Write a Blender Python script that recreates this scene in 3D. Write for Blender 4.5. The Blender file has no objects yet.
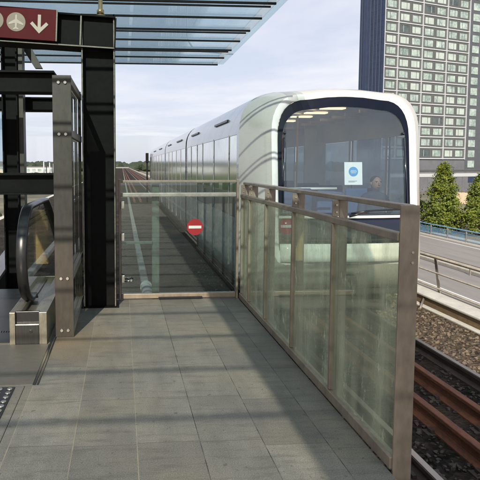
import bpy, bmesh, math, random
from mathutils import Vector, Matrix, noise
R = math.radians
random.seed(7)
sc = bpy.context.scene
COL = sc.collection

# ------------------------------------------------------------------ nodes / materials
class NT:
    def __init__(s, tree): s.t = tree
    def n(s, kind, ins=None, **props):
        nd = s.t.nodes.new(kind)
        for k, v in props.items(): setattr(nd, k, v)
        for k, v in (ins or {}).items():
            if isinstance(v, bpy.types.NodeSocket): s.t.links.new(v, nd.inputs[k])
            else: nd.inputs[k].default_value = v
        return nd
    def math(s, op, a, b=0.0, c=0.0, clamp=False):
        nd = s.t.nodes.new('ShaderNodeMath'); nd.operation = op; nd.use_clamp = clamp
        for i, v in enumerate((a, b, c)):
            if isinstance(v, bpy.types.NodeSocket): s.t.links.new(v, nd.inputs[i])
            else: nd.inputs[i].default_value = v
        return nd.outputs[0]
    def mix(s, fac, a, b, mode='MIX'):
        nd = s.t.nodes.new('ShaderNodeMix'); nd.data_type = 'RGBA'; nd.blend_type = mode
        for i, v in ((0, fac), (6, a), (7, b)):
            if isinstance(v, bpy.types.NodeSocket): s.t.links.new(v, nd.inputs[i])
            elif i == 0: nd.inputs[0].default_value = v
            else: nd.inputs[i].default_value = (*v[:3], 1)
        return nd.outputs[2]
    def ramp(s, fac, stops):
        nd = s.t.nodes.new('ShaderNodeValToRGB'); e = nd.color_ramp.elements
        while len(e) < len(stops): e.new(0.5)
        for el, (p, c) in zip(e, stops):
            el.position = p; el.color = (c, c, c, 1) if not isinstance(c, tuple) else (*c[:3], 1)
        s.t.links.new(fac, nd.inputs[0]); return nd.outputs[0]
    def noise(s, vec, scale, detail=4, rough=.55):
        return s.n('ShaderNodeTexNoise', {'Vector': vec, 'Scale': scale, 'Detail': detail, 'Roughness': rough}).outputs[0]
    def coords(s, scale=(1, 1, 1), world=True):
        src = s.n('ShaderNodeNewGeometry').outputs['Position'] if world else s.n('ShaderNodeTexCoord').outputs['Object']
        if scale == (1, 1, 1): return src
        return s.n('ShaderNodeMapping', {'Vector': src, 'Scale': scale}).outputs[0]

MATS = {}
def new_mat(name):
    m = bpy.data.materials.new(name); m.use_nodes = True; m.node_tree.nodes.clear()
    t = NT(m.node_tree); t.out = t.n('ShaderNodeOutputMaterial'); MATS[name] = m
    return m, t

def paint(name, col, rough=.5, metal=0., var=.18, scale=6., bump=.0, stretch=(1, 1, 1), col2=None, bscale=None, spec=.5, coat=0.):
    m, t = new_mat(name)
    v = t.coords(stretch)
    a = t.noise(v, scale, 5, .6); b = t.noise(v, scale * 5.3, 3, .5)
    f = t.ramp(t.math('ADD', t.math('MULTIPLY', a, .65), t.math('MULTIPLY', b, .35)), [(.35, 0.), (.65, 1.)])
    lo = tuple(c * (1 - var) for c in col); hi = col2 or tuple(min(1, c * (1 + var)) for c in col)
    p = t.n('ShaderNodeBsdfPrincipled', {'Base Color': t.mix(f, lo, hi), 'Metallic': metal, 'Specular IOR Level': spec, 'Coat Weight': coat,
            'Roughness': t.math('ADD', rough - .08, t.math('MULTIPLY', a, .16), clamp=True)})
    if bump:
        bn = t.n('ShaderNodeBump', {'Strength': bump, 'Distance': .01, 'Height': t.noise(v, bscale or scale * 9, 4, .6)})
        t.t.links.new(bn.outputs[0], p.inputs['Normal'])
    t.t.links.new(p.outputs[0], t.out.inputs[0]); return m

def glass(name, tint, boost=1., add=0., dirt_sheen=.06, dirt_sheen_col=(.5, .52, .45), rough=.01, streak=(6, 6, .9), speck=0.):
    m, t = new_mat(name)
    tr = t.n('ShaderNodeBsdfTransparent', {'Color': (*tint, 1)})
    gl = t.n('ShaderNodeBsdfGlossy', {'Color': (.95, .97, .97, 1), 'Roughness': rough})
    ge = t.n('ShaderNodeNewGeometry')
    dt = t.n('ShaderNodeVectorMath', {0: ge.outputs['Normal'], 1: ge.outputs['Incoming']}, operation='DOT_PRODUCT').outputs['Value']
    om = t.math('SUBTRACT', 1., t.math('ABSOLUTE', dt), clamp=True)
    fr = t.math('ADD', .04, t.math('MULTIPLY', .96, t.math('POWER', om, 5.)))
    f = t.math('ADD', t.math('MULTIPLY', fr, boost), add, clamp=True)
    mx = t.n('ShaderNodeMixShader', {0: f, 1: tr.outputs[0], 2: gl.outputs[0]})
    last = mx.outputs[0]
    if dirt_sheen:
        v = t.coords(streak)
        a = t.noise(v, 1.3, 6, .62)
        d = t.math('MULTIPLY', t.ramp(a, [(.40, .25), (.72, 1.)]), dirt_sheen)
        if speck:
            s_ = t.ramp(t.noise(t.coords((9, 9, 3.2)), 2.1, 5, .68), [(.60, 0.), (.70, 1.)])
            d = t.math('ADD', d, t.math('MULTIPLY', s_, speck), clamp=True)
        di = t.n('ShaderNodeBsdfDiffuse', {'Color': (*dirt_sheen_col, 1)}); tl = t.n('ShaderNodeBsdfTranslucent', {'Color': (*dirt_sheen_col, 1)})
        dd = t.n('ShaderNodeMixShader', {0: .5, 1: di.outputs[0], 2: tl.outputs[0]})
        last = t.n('ShaderNodeMixShader', {0: d, 1: last, 2: dd.outputs[0]}).outputs[0]
    t.t.links.new(last, t.out.inputs[0]); return m

def tile_mat():
    m, t = new_mat('stone_tiles')
    pos = t.coords()
    sp = t.n('ShaderNodeSeparateXYZ', {0: pos}); X, Y = sp.outputs[0], sp.outputs[1]
    W, L = .3085, .512
    u = t.math('DIVIDE', t.math('SUBTRACT', X, .066 - 40 * W), W)
    col = t.math('FLOOR', u); fu = t.math('FRACT', u)
    off = t.math('MULTIPLY', t.n('ShaderNodeTexWhiteNoise', {'W': col}, noise_dimensions='1D').outputs[0], .3)
    vv = t.math('ADD', t.math('DIVIDE', Y, L), t.math('ADD', off, 30.)); row = t.math('FLOOR', vv); fv = t.math('FRACT', vv)
    dx = t.math('MULTIPLY', t.math('MINIMUM', fu, t.math('SUBTRACT', 1., fu)), W)
    dy = t.math('MULTIPLY', t.math('MINIMUM', fv, t.math('SUBTRACT', 1., fv)), L)
    wob = t.math('MULTIPLY', t.math('SUBTRACT', t.noise(pos, 60, 2), .5), .0022)
    jx = t.math('LESS_THAN', t.math('ADD', dx, wob), .0023); jy = t.math('LESS_THAN', t.math('ADD', dy, wob), .0024)
    idn = t.n('ShaderNodeTexWhiteNoise', {'Vector': t.n('ShaderNodeCombineXYZ', {0: col, 1: row}).outputs[0]}, noise_dimensions='2D').outputs[0]
    big = t.noise(pos, 1.3, 5, .6); med = t.noise(t.coords((7, 2.2, 1)), 1., 6, .65); fine = t.noise(pos, 170, 3, .7)
    base = t.mix(t.ramp(med, [(.3, 0.), (.7, 1.)]), (.150, .147, .130), (.255, .250, .222))
    base = t.mix(t.math('MULTIPLY', idn, .70), base, (.105, .104, .097))
    base = t.mix(t.ramp(big, [(.45, 0.), (.75, .55)]), base, (.28, .235, .155))
    smear = t.noise(t.coords((2.2, 11, 1)), 1.7, 6, .7)
    base = t.mix(t.ramp(smear, [(.50, 0.), (.66, .55)]), base, (.085, .083, .072))
    spot = t.ramp(t.noise(pos, 23, 3, .5), [(.66, 0.), (.72, .7)])
    base = t.mix(spot, base, (.075, .072, .062))
    st = t.n('ShaderNodeVectorMath', {0: pos, 1: (-.36, 4.15, 0.)}, operation='DISTANCE').outputs['Value']
    stn = t.math('MULTIPLY', t.math('SUBTRACT', 1., t.math('DIVIDE', st, .55), clamp=True), t.ramp(big, [(.3, .4), (.6, 1.)]))
    base = t.mix(t.math('MULTIPLY', stn, .9), base, (.27, .195, .10))
    base = t.mix(t.math('MULTIPLY', t.ramp(fine, [(.38, 1.), (.52, 0.)]), .55), base, (.08, .08, .07))
    base = t.mix(t.math('MULTIPLY', t.ramp(fine, [(.55, 0.), (.68, 1.)]), .35), base, (.34, .33, .28))
    worn = t.ramp(t.noise(pos, 9, 4), [(.35, .25), (.6, 1.)])
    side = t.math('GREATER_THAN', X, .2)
    pale = t.mix(side, (.26, .235, .175), (.045, .045, .04))  # joint colour imitates lit bevels: pale on the left, dark on the right
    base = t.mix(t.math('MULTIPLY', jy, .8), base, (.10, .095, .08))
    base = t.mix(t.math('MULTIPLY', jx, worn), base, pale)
    h = t.math('ADD', t.math('MULTIPLY', fine, .35), t.math('MULTIPLY', t.math('MAXIMUM', jx, jy), -.8))
    h = t.math('ADD', h, t.math('MULTIPLY', t.math('FRACT', t.math('MULTIPLY', idn, 7.)), .3))
    bn = t.n('ShaderNodeBump', {'Strength': .35, 'Distance': .004, 'Height': h})
    p = t.n('ShaderNodeBsdfPrincipled', {'Base Color': base, 'Roughness': t.math('ADD', .52, t.math('MULTIPLY', med, .25)), 'Normal': bn.outputs[0], 'Specular IOR Level': .4})
    t.t.links.new(p.outputs[0], t.out.inputs[0]); return m

def leaf_mat(name, a, b, c):
    m, t = new_mat(name)
    pos = t.coords()
    n1 = t.noise(pos, .9, 3); n2 = t.noise(pos, 9., 2)
    colr = t.mix(t.ramp(n1, [(.35, 0.), (.65, 1.)]), a, b)
    colr = t.mix(t.ramp(n2, [(.45, 0.), (.7, .8)]), colr, c)
    p = t.n('ShaderNodeBsdfPrincipled', {'Base Color': colr, 'Roughness': .55, 'Specular IOR Level': .3})
    tl = t.n('ShaderNodeBsdfTranslucent', {'Color': colr})
    mx = t.n('ShaderNodeMixShader', {0: .3, 1: p.outputs[0], 2: tl.outputs[0]})
    t.t.links.new(mx.outputs[0], t.out.inputs[0]); return m

def gravel_mat(name, lo, hi):
    m, t = new_mat(name)
    pos = t.coords()
    v = t.n('ShaderNodeTexVoronoi', {'Vector': pos, 'Scale': 26.})
    c = t.mix(t.n('ShaderNodeSeparateColor', {0: v.outputs['Color']}).outputs[0], lo, hi)
    c = t.mix(t.ramp(t.noise(pos, 1.6, 4), [(.4, 0.), (.7, .5)]), c, (.09, .065, .05))
    bn = t.n('ShaderNodeBump', {'Strength': .9, 'Distance': .03, 'Height': v.outputs['Distance']})
    p = t.n('ShaderNodeBsdfPrincipled', {'Base Color': c, 'Roughness': .95, 'Specular IOR Level': .08, 'Normal': bn.outputs[0]})
    t.t.links.new(p.outputs[0], t.out.inputs[0]); return m

TILE = tile_mat()
BLACK = paint('black_steel_paint', (.0075, .007, .0066), .6, var=.35, scale=5, bump=.05, spec=.10)
EDGE = paint('pale_steel_edge', (.16, .14, .11), .45, .3, var=.35, scale=14)  # paler steel for flange edges, stiffener and sign trim
BRONZE = paint('bronze_steel', (.27, .215, .165), .42, .25, var=.22, scale=7, bump=.06, stretch=(1, 1, .5))
PLATE = paint('brown_grey_steel', (.058, .048, .039), .45, .3, var=.22, scale=9, bump=.05, stretch=(1, 1, .4))
STEEL = paint('stainless_steel', (.52, .49, .43), .30, .9, var=.12, scale=18, stretch=(1, 1, .2))
BRASS = paint('brass_coating', (.36, .27, .14), .3, .85, var=.12)
RUBBER = paint('black_rubber', (.014, .014, .015), .32, var=.3, scale=10)
FENCEGLASS = glass('dusty_fence_glass', (.82, .88, .81), 1.0, .012, .40, (.74, .75, .56), streak=(8, 8, .9), speck=.46)
GATEGLASS = glass('gate_glass', (.72, .80, .79), 1.2, .035, .006, (.46, .50, .42), speck=.012)
CANOPYGLASS = glass('canopy_glass', (.79, .89, .92), 1.0, .025, .13, (.46, .62, .68), streak=(1.5, .5, 1))
CLEARGLASS = glass('clear_roof_glass', (.97, .98, .98), .7, .0, .03)
ROOFPANEL = glass('dark_shade_glass', (.50, .52, .52), 1., .02, .45, (.25, .27, .28), streak=(1, 1, 1))  # dense glass for the unseen shading panel behind the camera
CANOPYFRIT = glass('fritted_glass', (.80, .86, .88), 1., .02, .42, (.72, .78, .80), streak=(1, 1, 1))
ESCGLASS = glass('escalator_glass', (.90, .93, .88), 1.3, .02, .06, (.6, .55, .38))
WINDGLASS = glass('train_glass', (.84, .90, .93), 1.2, .035, .02, (.55, .66, .74), streak=(.7, .7, .7))
SIDEGLASS = glass('train_side_glass', (.76, .83, .86), 2.4, .22, .30, (.66, .69, .78), streak=(2, .6, 1), rough=.11)  # pale diffuse film stands in for sky reflected in the side windows
PANEGLASS = glass('pale_pane_glass', (.72, .82, .88), 1.2, .05, .2, (.6, .68, .74), streak=(1, 1, 1))
SILVER = paint('silver_train_paint', (.46, .485, .52), .26, .55, var=.06, scale=3, coat=.4)
WHITE = paint('white_train_paint', (.78, .77, .74), .28, 0, var=.06, scale=2.5, coat=.4)
PEARL = paint('pearl_train_paint', (.57, .545, .49), .28, .25, var=.04, scale=3, coat=.4, stretch=(1, 1, 2.5))
NAVY = paint('navy_paint', (.006, .010, .024), .2, var=.15, coat=.4)
FRIT = paint('dark_blue_glass_border', (.0035, .006, .016), .3, var=.1, spec=.2)
UNDER = paint('dirty_undercarriage', (.035, .03, .027), .75, var=.4, bump=.2)
LINING = paint('white_train_lining', (.66, .66, .63), .5, var=.06)
CEIL = paint('beige_ceiling_panel', (.50, .40, .24), .45, var=.12)
SEATBLUE = paint('blue_seat_fabric', (.03, .06, .14), .85, var=.25, scale=20)
LAMP, t = new_mat('warm_ceiling_lamp')
t.t.links.new(t.n('ShaderNodeEmission', {'Color': (1, .72, .42, 1), 'Strength': 1.5}).outputs[0], t.out.inputs[0])
POLE = paint('orange_grab_pole', (.62, .27, .06), .35, var=.1)
FLOORGREY = paint('grey_train_floor', (.10, .10, .11), .6, var=.2)
PAPER = paint('white_paper', (.75, .76, .74), .7, var=.04)
POSTERBLUE = paint('poster_blue', (.03, .26, .55), .6, var=.08)
RUST = paint('rusty_rail_steel', (.150, .055, .028), .75, .1, var=.4, scale=11, bump=.25, stretch=(1, .35, 1))
RUSTDARK = paint('dark_rail_steel', (.055, .038, .032), .7, .2, var=.35, scale=11, bump=.2, stretch=(1, .35, 1))
RAILTOP = paint('polished_rail_head', (.30, .27, .25), .3, .9, var=.2, stretch=(1, .2, 1))
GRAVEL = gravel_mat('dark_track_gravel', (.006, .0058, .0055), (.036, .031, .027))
BROWNGRAVEL = gravel_mat('sunlit_dusty_gravel', (.035, .027, .020), (.13, .098, .068))  # brown gravel with sunlight beyond the shade edge put into its colour
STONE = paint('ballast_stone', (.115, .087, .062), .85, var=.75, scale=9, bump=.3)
STONEDARK = paint('shaded_ballast_stone', (.034, .026, .022), .6, var=.7, scale=9, bump=.3)  # darker ballast copy: canopy shade over the rails put into the colour
CONC = paint('pale_concrete', (.36, .335, .29), .85, var=.2, scale=2.5, bump=.25, stretch=(1, 1, 1))
KERB = paint('grimy_concrete', (.17, .17, .16), .85, var=.3, scale=3, bump=.2)
CONCTOP = paint('bleached_concrete', (.50, .49, .45), .8, var=.15, scale=4, bump=.2)
PLANK = paint('brown_stained_plank', (.17, .115, .062), .8, var=.38, scale=3.5, bump=.3, stretch=(3, .9, 5))
GALV = paint('galvanised_steel', (.33, .30, .26), .45, .55, var=.2, scale=9)
BLUEPAINT = paint('blue_fence_paint', (.12, .24, .36), .5, .1, var=.2)
ASPHALT = paint('road_asphalt', (.20, .188, .178), .9, var=.14, scale=.5, bump=.2, stretch=(3, .25, 1))
GROUND = paint('scrub_ground', (.085, .090, .052), .95, var=.45, scale=.05, col2=(.20, .18, .13), bump=.2)
HOTELWALL = paint('taupe_cladding', (.165, .17, .185), .6, var=.14, scale=.6)
HOTELPODIUM = paint('grey_podium_cladding', (.120, .124, .140), .65, var=.12, scale=.35)
HOTELBLUE = paint('dark_blue_solar_panel', (.022, .036, .080), .35, .1, var=.25, scale=.7)
HOTELSLATE = paint('slate_cladding', (.075, .08, .095), .55, var=.12, scale=.6)
HOTELSEAM = paint('blue_grey_seam', (.05, .065, .10), .5, var=.1)
HOTELWHITE = paint('white_grid_trim', (.40, .42, .45), .6, var=.10)
HOTELFRAME = paint('dark_window_frame', (.085, .09, .092), .5, var=.2)
HOTELPANE = paint('greenish_window_pane', (.24, .34, .32), .15, var=.4, scale=.33, col2=(.42, .50, .47))
PANECURTAIN = paint('curtained_window_pane', (.37, .43, .41), .3, var=.14, scale=.5)
PANEDARK = paint('dark_window_pane', (.06, .08, .085), .1, var=.4, scale=.4)
BEIGE = paint('beige_wall', (.42, .33, .24), .8, var=.15, scale=.6)
BARK = paint('tree_bark', (.075, .055, .038), .9, var=.35, scale=6, bump=.4)
LEAF = leaf_mat('hornbeam_leaves', (.05, .10, .018), (.155, .20, .028), (.30, .29, .045))
LEAFD = leaf_mat('dark_leaves', (.025, .05, .018), (.055, .085, .022), (.09, .11, .03))
FARLEAF = leaf_mat('far_wood_leaves', (.030, .045, .030), (.055, .075, .045), (.07, .09, .05))
SIGNRED = paint('dark_red_sign_face', (.100, .011, .013), .65, var=.12, scale=3, spec=.15)
SIGNTAN = paint('tan_pictogram_disc', (.26, .19, .135), .5, var=.05)
SIGNWHITE = paint('cream_pictogram', (.55, .47, .39), .6, var=.06, spec=.2)
NOENTRYRED = paint('no_entry_red', (.36, .016, .020), .45, var=.08)
NOENTRYWHITE = paint('no_entry_white', (.74, .72, .68), .5, var=.05)
YELLOW = paint('yellow_step_edge', (.72, .44, .06), .5, var=.15)
DECKSTEEL = paint('worn_deck_steel', (.26, .235, .185), .38, .7, var=.25, scale=7, stretch=(2, .4, 1))
STEPMETAL = paint('ribbed_step_metal', (.055, .055, .052), .4, .7, var=.2, stretch=(18, 1, 1))
SKIN = paint('skin_tone', (.24, .145, .105), .55, var=.08)
CLOTH = paint('dark_blue_cloth', (.018, .024, .045), .85, var=.25, scale=18)
HAIR = paint('dark_hair', (.02, .016, .013), .6, var=.3)
PIPEWHITE = paint('white_plastic_pipe', (.55, .53, .48), .45, var=.12)

# ------------------------------------------------------------------ mesh helpers
class MB:
    def __init__(s): s.bm = bmesh.new(); s.mi = 0; s.mats = []
    def use(s, mat):
        if mat not in s.mats: s.mats.append(mat)
        s.mi = s.mats.index(mat); return s
    def f(s, vs):
        try:
            fc = s.bm.faces.new(vs); fc.material_index = s.mi; return fc
        except ValueError: return None
    def box(s, x0, x1, y0, y1, z0, z1, M=None):
        c = [Vector((x, y, z)) for z in (z0, z1) for y in (y0, y1) for x in (x0, x1)]
        if M: c = [M @ v for v in c]
        v = [s.bm.verts.new(p) for p in c]
        for q in ((0, 2, 3, 1), (4, 5, 7, 6), (0, 1, 5, 4), (1, 3, 7, 5), (3, 2, 6, 7), (2, 0, 4, 6)): s.f([v[i] for i in q])
        return s
    def tube(s, pts, r, n=10, caps=True):
        pts = [Vector(p) for p in pts]; rr = r if isinstance(r, (list, tuple)) else [r] * len(pts)
        rings = []; up = None
        for i, p in enumerate(pts):
            d = (pts[min(i + 1, len(pts) - 1)] - pts[max(i - 1, 0)]).normalized()
            if up is None or abs(up.dot(d)) > .95: up = Vector((0, 0, 1)) if abs(d.z) < .9 else Vector((1, 0, 0))
            a = d.cross(up).normalized(); b = a.cross(d).normalized(); up = b
            rings.append([s.bm.verts.new(p + rr[i] * (math.cos(2 * math.pi * k / n) * a + math.sin(2 * math.pi * k / n) * b)) for k in range(n)])
        for A, B in zip(rings, rings[1:]):
            for k in range(n):
                fc = s.f([A[k], A[(k + 1) % n], B[(k + 1) % n], B[k]])
                if fc: fc.smooth = True
        if caps: s.f(list(reversed(rings[0]))); s.f(rings[-1])
        return s
    def prism(s, poly, axis, a0, a1):
        """closed polygon extruded along an axis; poly in the two other coordinates in order"""
        def P(p, a):
            return {'x': (a, p[0], p[1]), 'y': (p[0], a, p[1]), 'z': (p[0], p[1], a)}[axis]
        A = [s.bm.verts.new(P(p, a0)) for p in poly]; B = [s.bm.verts.new(P(p, a1)) for p in poly]
        n = len(poly)
        for k in range(n): s.f([A[k], A[(k + 1) % n], B[(k + 1) % n], B[k]])
        s.f(list(reversed(A))); s.f(B); return s
    def ball(s, c, r, sub=2):
        M = Matrix.Translation(c) @ (Matrix.Diagonal((*r, 1)) if isinstance(r, (tuple, list)) else Matrix.Diagonal((r, r, r, 1)))
        g = bmesh.ops.create_icosphere(s.bm, subdivisions=sub, radius=1, matrix=M)
        for v in g['verts']:
            for fc in v.link_faces: fc.material_index = s.mi; fc.smooth = True
        return s
    def build(s, name, mat=None, parent=None, bevel=0., seg=2, smooth=False, recalc=True):
        if recalc: bmesh.ops.recalc_face_normals(s.bm, faces=s.bm.faces)
        me = bpy.data.meshes.new(name); s.bm.to_mesh(me); s.bm.free()
        for m in (s.mats or [mat]): me.materials.append(m)
        if smooth:
            for p in me.polygons: p.use_smooth = True
        o = bpy.data.objects.new(name, me); COL.objects.link(o)
        if parent: o.parent = parent
        if bevel:
            b = o.modifiers.new('Bevel', 'BEVEL'); b.width = bevel; b.segments = seg; b.limit_method = 'ANGLE'; b.angle_limit = R(40)
        return o

def tag(o, label, cat, group=None):
    o['label'] = label; o['category'] = cat
    if group: o['group'] = group
    return o
def thing(name, label, cat, loc=(0, 0, 0), rot=(0, 0, 0), group=None):
    o = bpy.data.objects.new(name, None); COL.objects.link(o); o.location = loc; o.rotation_euler = rot
    o.empty_display_size = .2
    return tag(o, label, cat, group)
def struct(o): o['kind'] = 'structure'; return o
def stuff(o): o['kind'] = 'stuff'; return o
def dup(root, loc, label, rotz=None, scale=None):
    r = root.copy(); COL.objects.link(r); r.location = loc; r['label'] = label
    if rotz is not None: r.rotation_euler.z = rotz
    if scale: r.scale = scale
    for ch in list(root.children):
        c = ch.copy(); COL.objects.link(c); c.parent = r
        for g in list(ch.children):
            d = g.copy(); COL.objects.link(d); d.parent = c
    return r

# ------------------------------------------------------------------ ground and decks
GZ = -6.5
m = MB(); N = 40
for i in range(N):
    pass
m.box(-2500, 2500, -200, 3500, GZ - 2, GZ)
struct(m.build('ground', GROUND))
# platform: main walk, landing on the left, lip towards the track
m = MB()
m.box(-.60, 1.175, -8, 5.40, -.28, 0)
m.box(-7.0, -.6005, -8, 4.30, -.28, 0)
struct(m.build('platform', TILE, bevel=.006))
m = MB()
m.box(.95, 1.172, -8, 5.39, -1.02, -.285); m.box(-.6, .94, 5.2, 5.42, -1.02, -.285)
struct(m.build('platform_edge_wall', CONC))
# trackbeds
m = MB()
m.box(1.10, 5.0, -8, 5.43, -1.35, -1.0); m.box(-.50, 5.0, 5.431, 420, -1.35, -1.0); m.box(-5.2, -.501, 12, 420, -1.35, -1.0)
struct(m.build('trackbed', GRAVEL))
m = MB()
m.box(.36, .50, 9.6, 380, -1.0, -.86)
struct(m.build('trackside_kerb', KERB, bevel=.02))
# stones of the ballast
tb = bmesh.new(); bmesh.ops.create_icosphere(tb, subdivisions=1, radius=1)
ICO_V = [v.co.copy() for v in tb.verts]; ICO_F = [[v.index for v in f.verts] for f in tb.faces]; tb.free()
m = MB(); m.box(3.80, 4.93, -8, 300, -1.05, -.992); struct(m.build('ballast_shoulder', BROWNGRAVEL))  # sunlit strip drawn as paler gravel along the canopy shade edge
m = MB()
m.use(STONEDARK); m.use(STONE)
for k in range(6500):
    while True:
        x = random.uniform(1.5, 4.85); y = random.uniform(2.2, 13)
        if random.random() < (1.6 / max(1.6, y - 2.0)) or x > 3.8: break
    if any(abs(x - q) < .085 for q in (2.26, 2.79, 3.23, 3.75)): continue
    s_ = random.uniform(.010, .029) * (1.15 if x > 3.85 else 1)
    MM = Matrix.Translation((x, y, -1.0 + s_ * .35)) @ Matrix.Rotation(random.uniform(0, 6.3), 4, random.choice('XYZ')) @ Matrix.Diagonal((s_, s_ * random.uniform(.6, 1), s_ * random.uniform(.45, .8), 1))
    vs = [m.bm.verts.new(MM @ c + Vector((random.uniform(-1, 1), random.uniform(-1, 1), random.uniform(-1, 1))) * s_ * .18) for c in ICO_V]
    m.mi = 1 if x > 3.82 + random.uniform(-.05, .05) and random.random() < .8 else 0  # paler stones on the sunlit side, darker copies in the canopy shade
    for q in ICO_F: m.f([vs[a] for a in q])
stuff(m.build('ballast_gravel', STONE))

# ------------------------------------------------------------------ rails
def rail_profile(x, z0, h, head=.036, foot=.07):
    t = z0 + h
    return [(x - foot, z0), (x + foot, z0), (x + foot, z0 + .012), (x + .010, z0 + .032), (x + .010, t - .045), (x + head, t - .034), (x + head, t - .004),
            (x + head - .006, t), (x - head + .006, t), (x - head, t - .004), (x - head, t - .034), (x - .010, t - .045), (x - .010, z0 + .032), (x - foot, z0 + .012)]
def rail(name, x, z0, h, mat, label, y0=-8, y1=420, cat='rail', top=True):
    r = thing(name, label, cat, (x, 0, z0), group='rails of the near track')
    m = MB(); m.use(mat); m.prism(rail_profile(0, 0, h), 'y', y0, y1)
    m.build('rail_body', mat, r)
    if top:
        m = MB(); m.box(-.026, .026, y0, y1, h + .0005, h + .003); m.build('running_surface', RAILTOP, r)
    if y0 < 0:
        for k in range(8):
            y = 2.4 + k * .65
            m = MB(); m.box(-.15, .15, y, y + .11, -.02, .011); m.box(-.11, -.075, y + .02, y + .09, .0115, .04); m.box(.075, .11, y + .02, y + .09, .0115, .04)
            m.build('fastening', RUSTDARK, r, bevel=.004)
    return r
rail('running_rail', 2.26, -1.0, .10, RUSTDARK, 'dark running rail lowest in the photo, closest to the platform wall')
rail('guard_rail', 2.79, -1.0, .15, RUST, 'rusty red brown rail, second out from the platform wall', top=False)
rail('guard_rail', 3.23, -1.0, .15, RUST, 'rusty red brown rail next to the dark gravel gap, third out from the platform wall', top=False)
for x_, lab in ((.80, 'thin brown rail left of the train seen only beyond the end gate, nearer the kerb'), (1.20, 'thin brown rail beyond the end gate, nearer the train side')):
    rail('guard_rail', x_, -1.0, .12, RUST, lab, 34, 420, top=False)
rail('running_rail', 3.75, -1.0, .13, RUSTDARK, 'dark rail bordering the sunlit gravel strip below the plank parapet')

# ------------------------------------------------------------------ parapet and its railing on the far side of the track
par = thing('parapet', 'low parapet of brown stained planks with bleached concrete top beside the gravel', 'parapet', (5.0, 0, -1.0))
m = MB(); m.box(.0, .34, -8, 420, .160, .198); m.build('coping', CONCTOP, par, bevel=.012)
m = MB(); m.box(.03, .30, -8, 420, -.10, .159); m.build('plank', PLANK, par, bevel=.01)
m = MB(); m.box(-.08, .028, -8, 420, .0, .030); m.build('ledge', CONCTOP, par, bevel=.01)
m = MB(); m.box(-.06, .027, -8, 420, -.20, -.002); m.build('plank', PLANK, par, bevel=.01)
m = MB(); m.box(-.22, -.065, -8, 420, -.09, -.055); m.build('ledge', CONCTOP, par, bevel=.01)
m = MB(); m.box(.10, .30, -8, 420, -2.6, -.11); m.build('outer_wall', CONC, par)
for y in (8.3, 13.6):
    m = MB(); m.tube([(-.20, y, -.05), (.03, y + .25, .13)], .018, 8); m.build('brace', GALV, par)
rg = thing('railing', 'galvanised steel railing with inward leaning posts above the plank parapet', 'railing', (5.34, 0, -.85))
for z, r_ in ((.655, .030), (.38, .017), (.11, .017)):
    m = MB(); m.tube([(-.10 * z / .66 - .0, -8, z), (-.10 * z / .66, 420, z)], r_, 8); m.build('rail_tube', GALV, rg)
for k in range(30):
    y = -1.7 + k * 2.6
    m = MB()
    M = Matrix.Translation((.02, y, 0)) @ Matrix.Rotation(R(-8.5), 4, 'Y')
    m.box(.022, .036, -.035, .035, -.30, .66, M); m.build('post', GALV, rg, bevel=.003)

# ------------------------------------------------------------------ road, crash barrier, blue fence
m = MB(); m.box(19.5, 33.6, -60, 420, GZ, GZ + .05); struct(m.build('road', ASPHALT))
m = MB()
for k in range(60):
    m.box(27.0, 27.15, -50 + 7 * k, -47 + 7 * k, GZ + .052, GZ + .056)
for x in (20.1, 33.0): m.box(x, x + .14, -60, 420, GZ + .052, GZ + .056)
struct(m.build('road_markings', NOENTRYWHITE))
m = MB(); m.box(33.6, 36, -60, 420, GZ, GZ + .14); struct(m.build('pavement', CONC))
cb = thing('crash_barrier', 'grey steel crash barrier running along the middle of the road', 'crash barrier', (24.6, 0, GZ + .05))
m = MB(); m.prism([(0, .45), (.06, .50), (.06, .56), (0, .60), (.06, .64), (.06, .70), (0, .76), (-.03, .76), (-.03, .45)], 'y', -40, 250); m.build('beam', GALV, cb)
for k in range(36):
    m = MB(); y = 20 + 4 * k; m.box(-.10, -.035, y, y + .1, 0, .72); m.build('post', GALV, cb)
m = MB(); m.box(.5, 1.2, -40, 250, 0, .16); m.build('kerb', CONC, cb, bevel=.02)
bf = thing('bridge_fence', 'blue painted metal fence at the far road edge in front of the trees', 'fence', (34.3, 0, GZ + .14))
m = MB(); m.tube([(0, 10, 1.15), (0, 200, 1.15)], .06, 8); m.build('top_rail', BLUEPAINT, bf)
m = MB()
for z in (.15, .85): m.tube([(0, 10, z), (0, 200, z)], .03, 6)
m.build('lower_rails', BLUEPAINT, bf)
for k in range(60):
    y = 14 + 3.1 * k
    m = MB(); m.box(-.05, .05, y - .05, y + .05, 0, 1.12); m.build('post', GALV, bf)
m = MB()
for k in range(600):
    y = 30 + .14 * k; m.box(-.012, .012, y - .012, y + .012, .16, .85)
m.build('bars', BLUEPAINT, bf)

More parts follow.
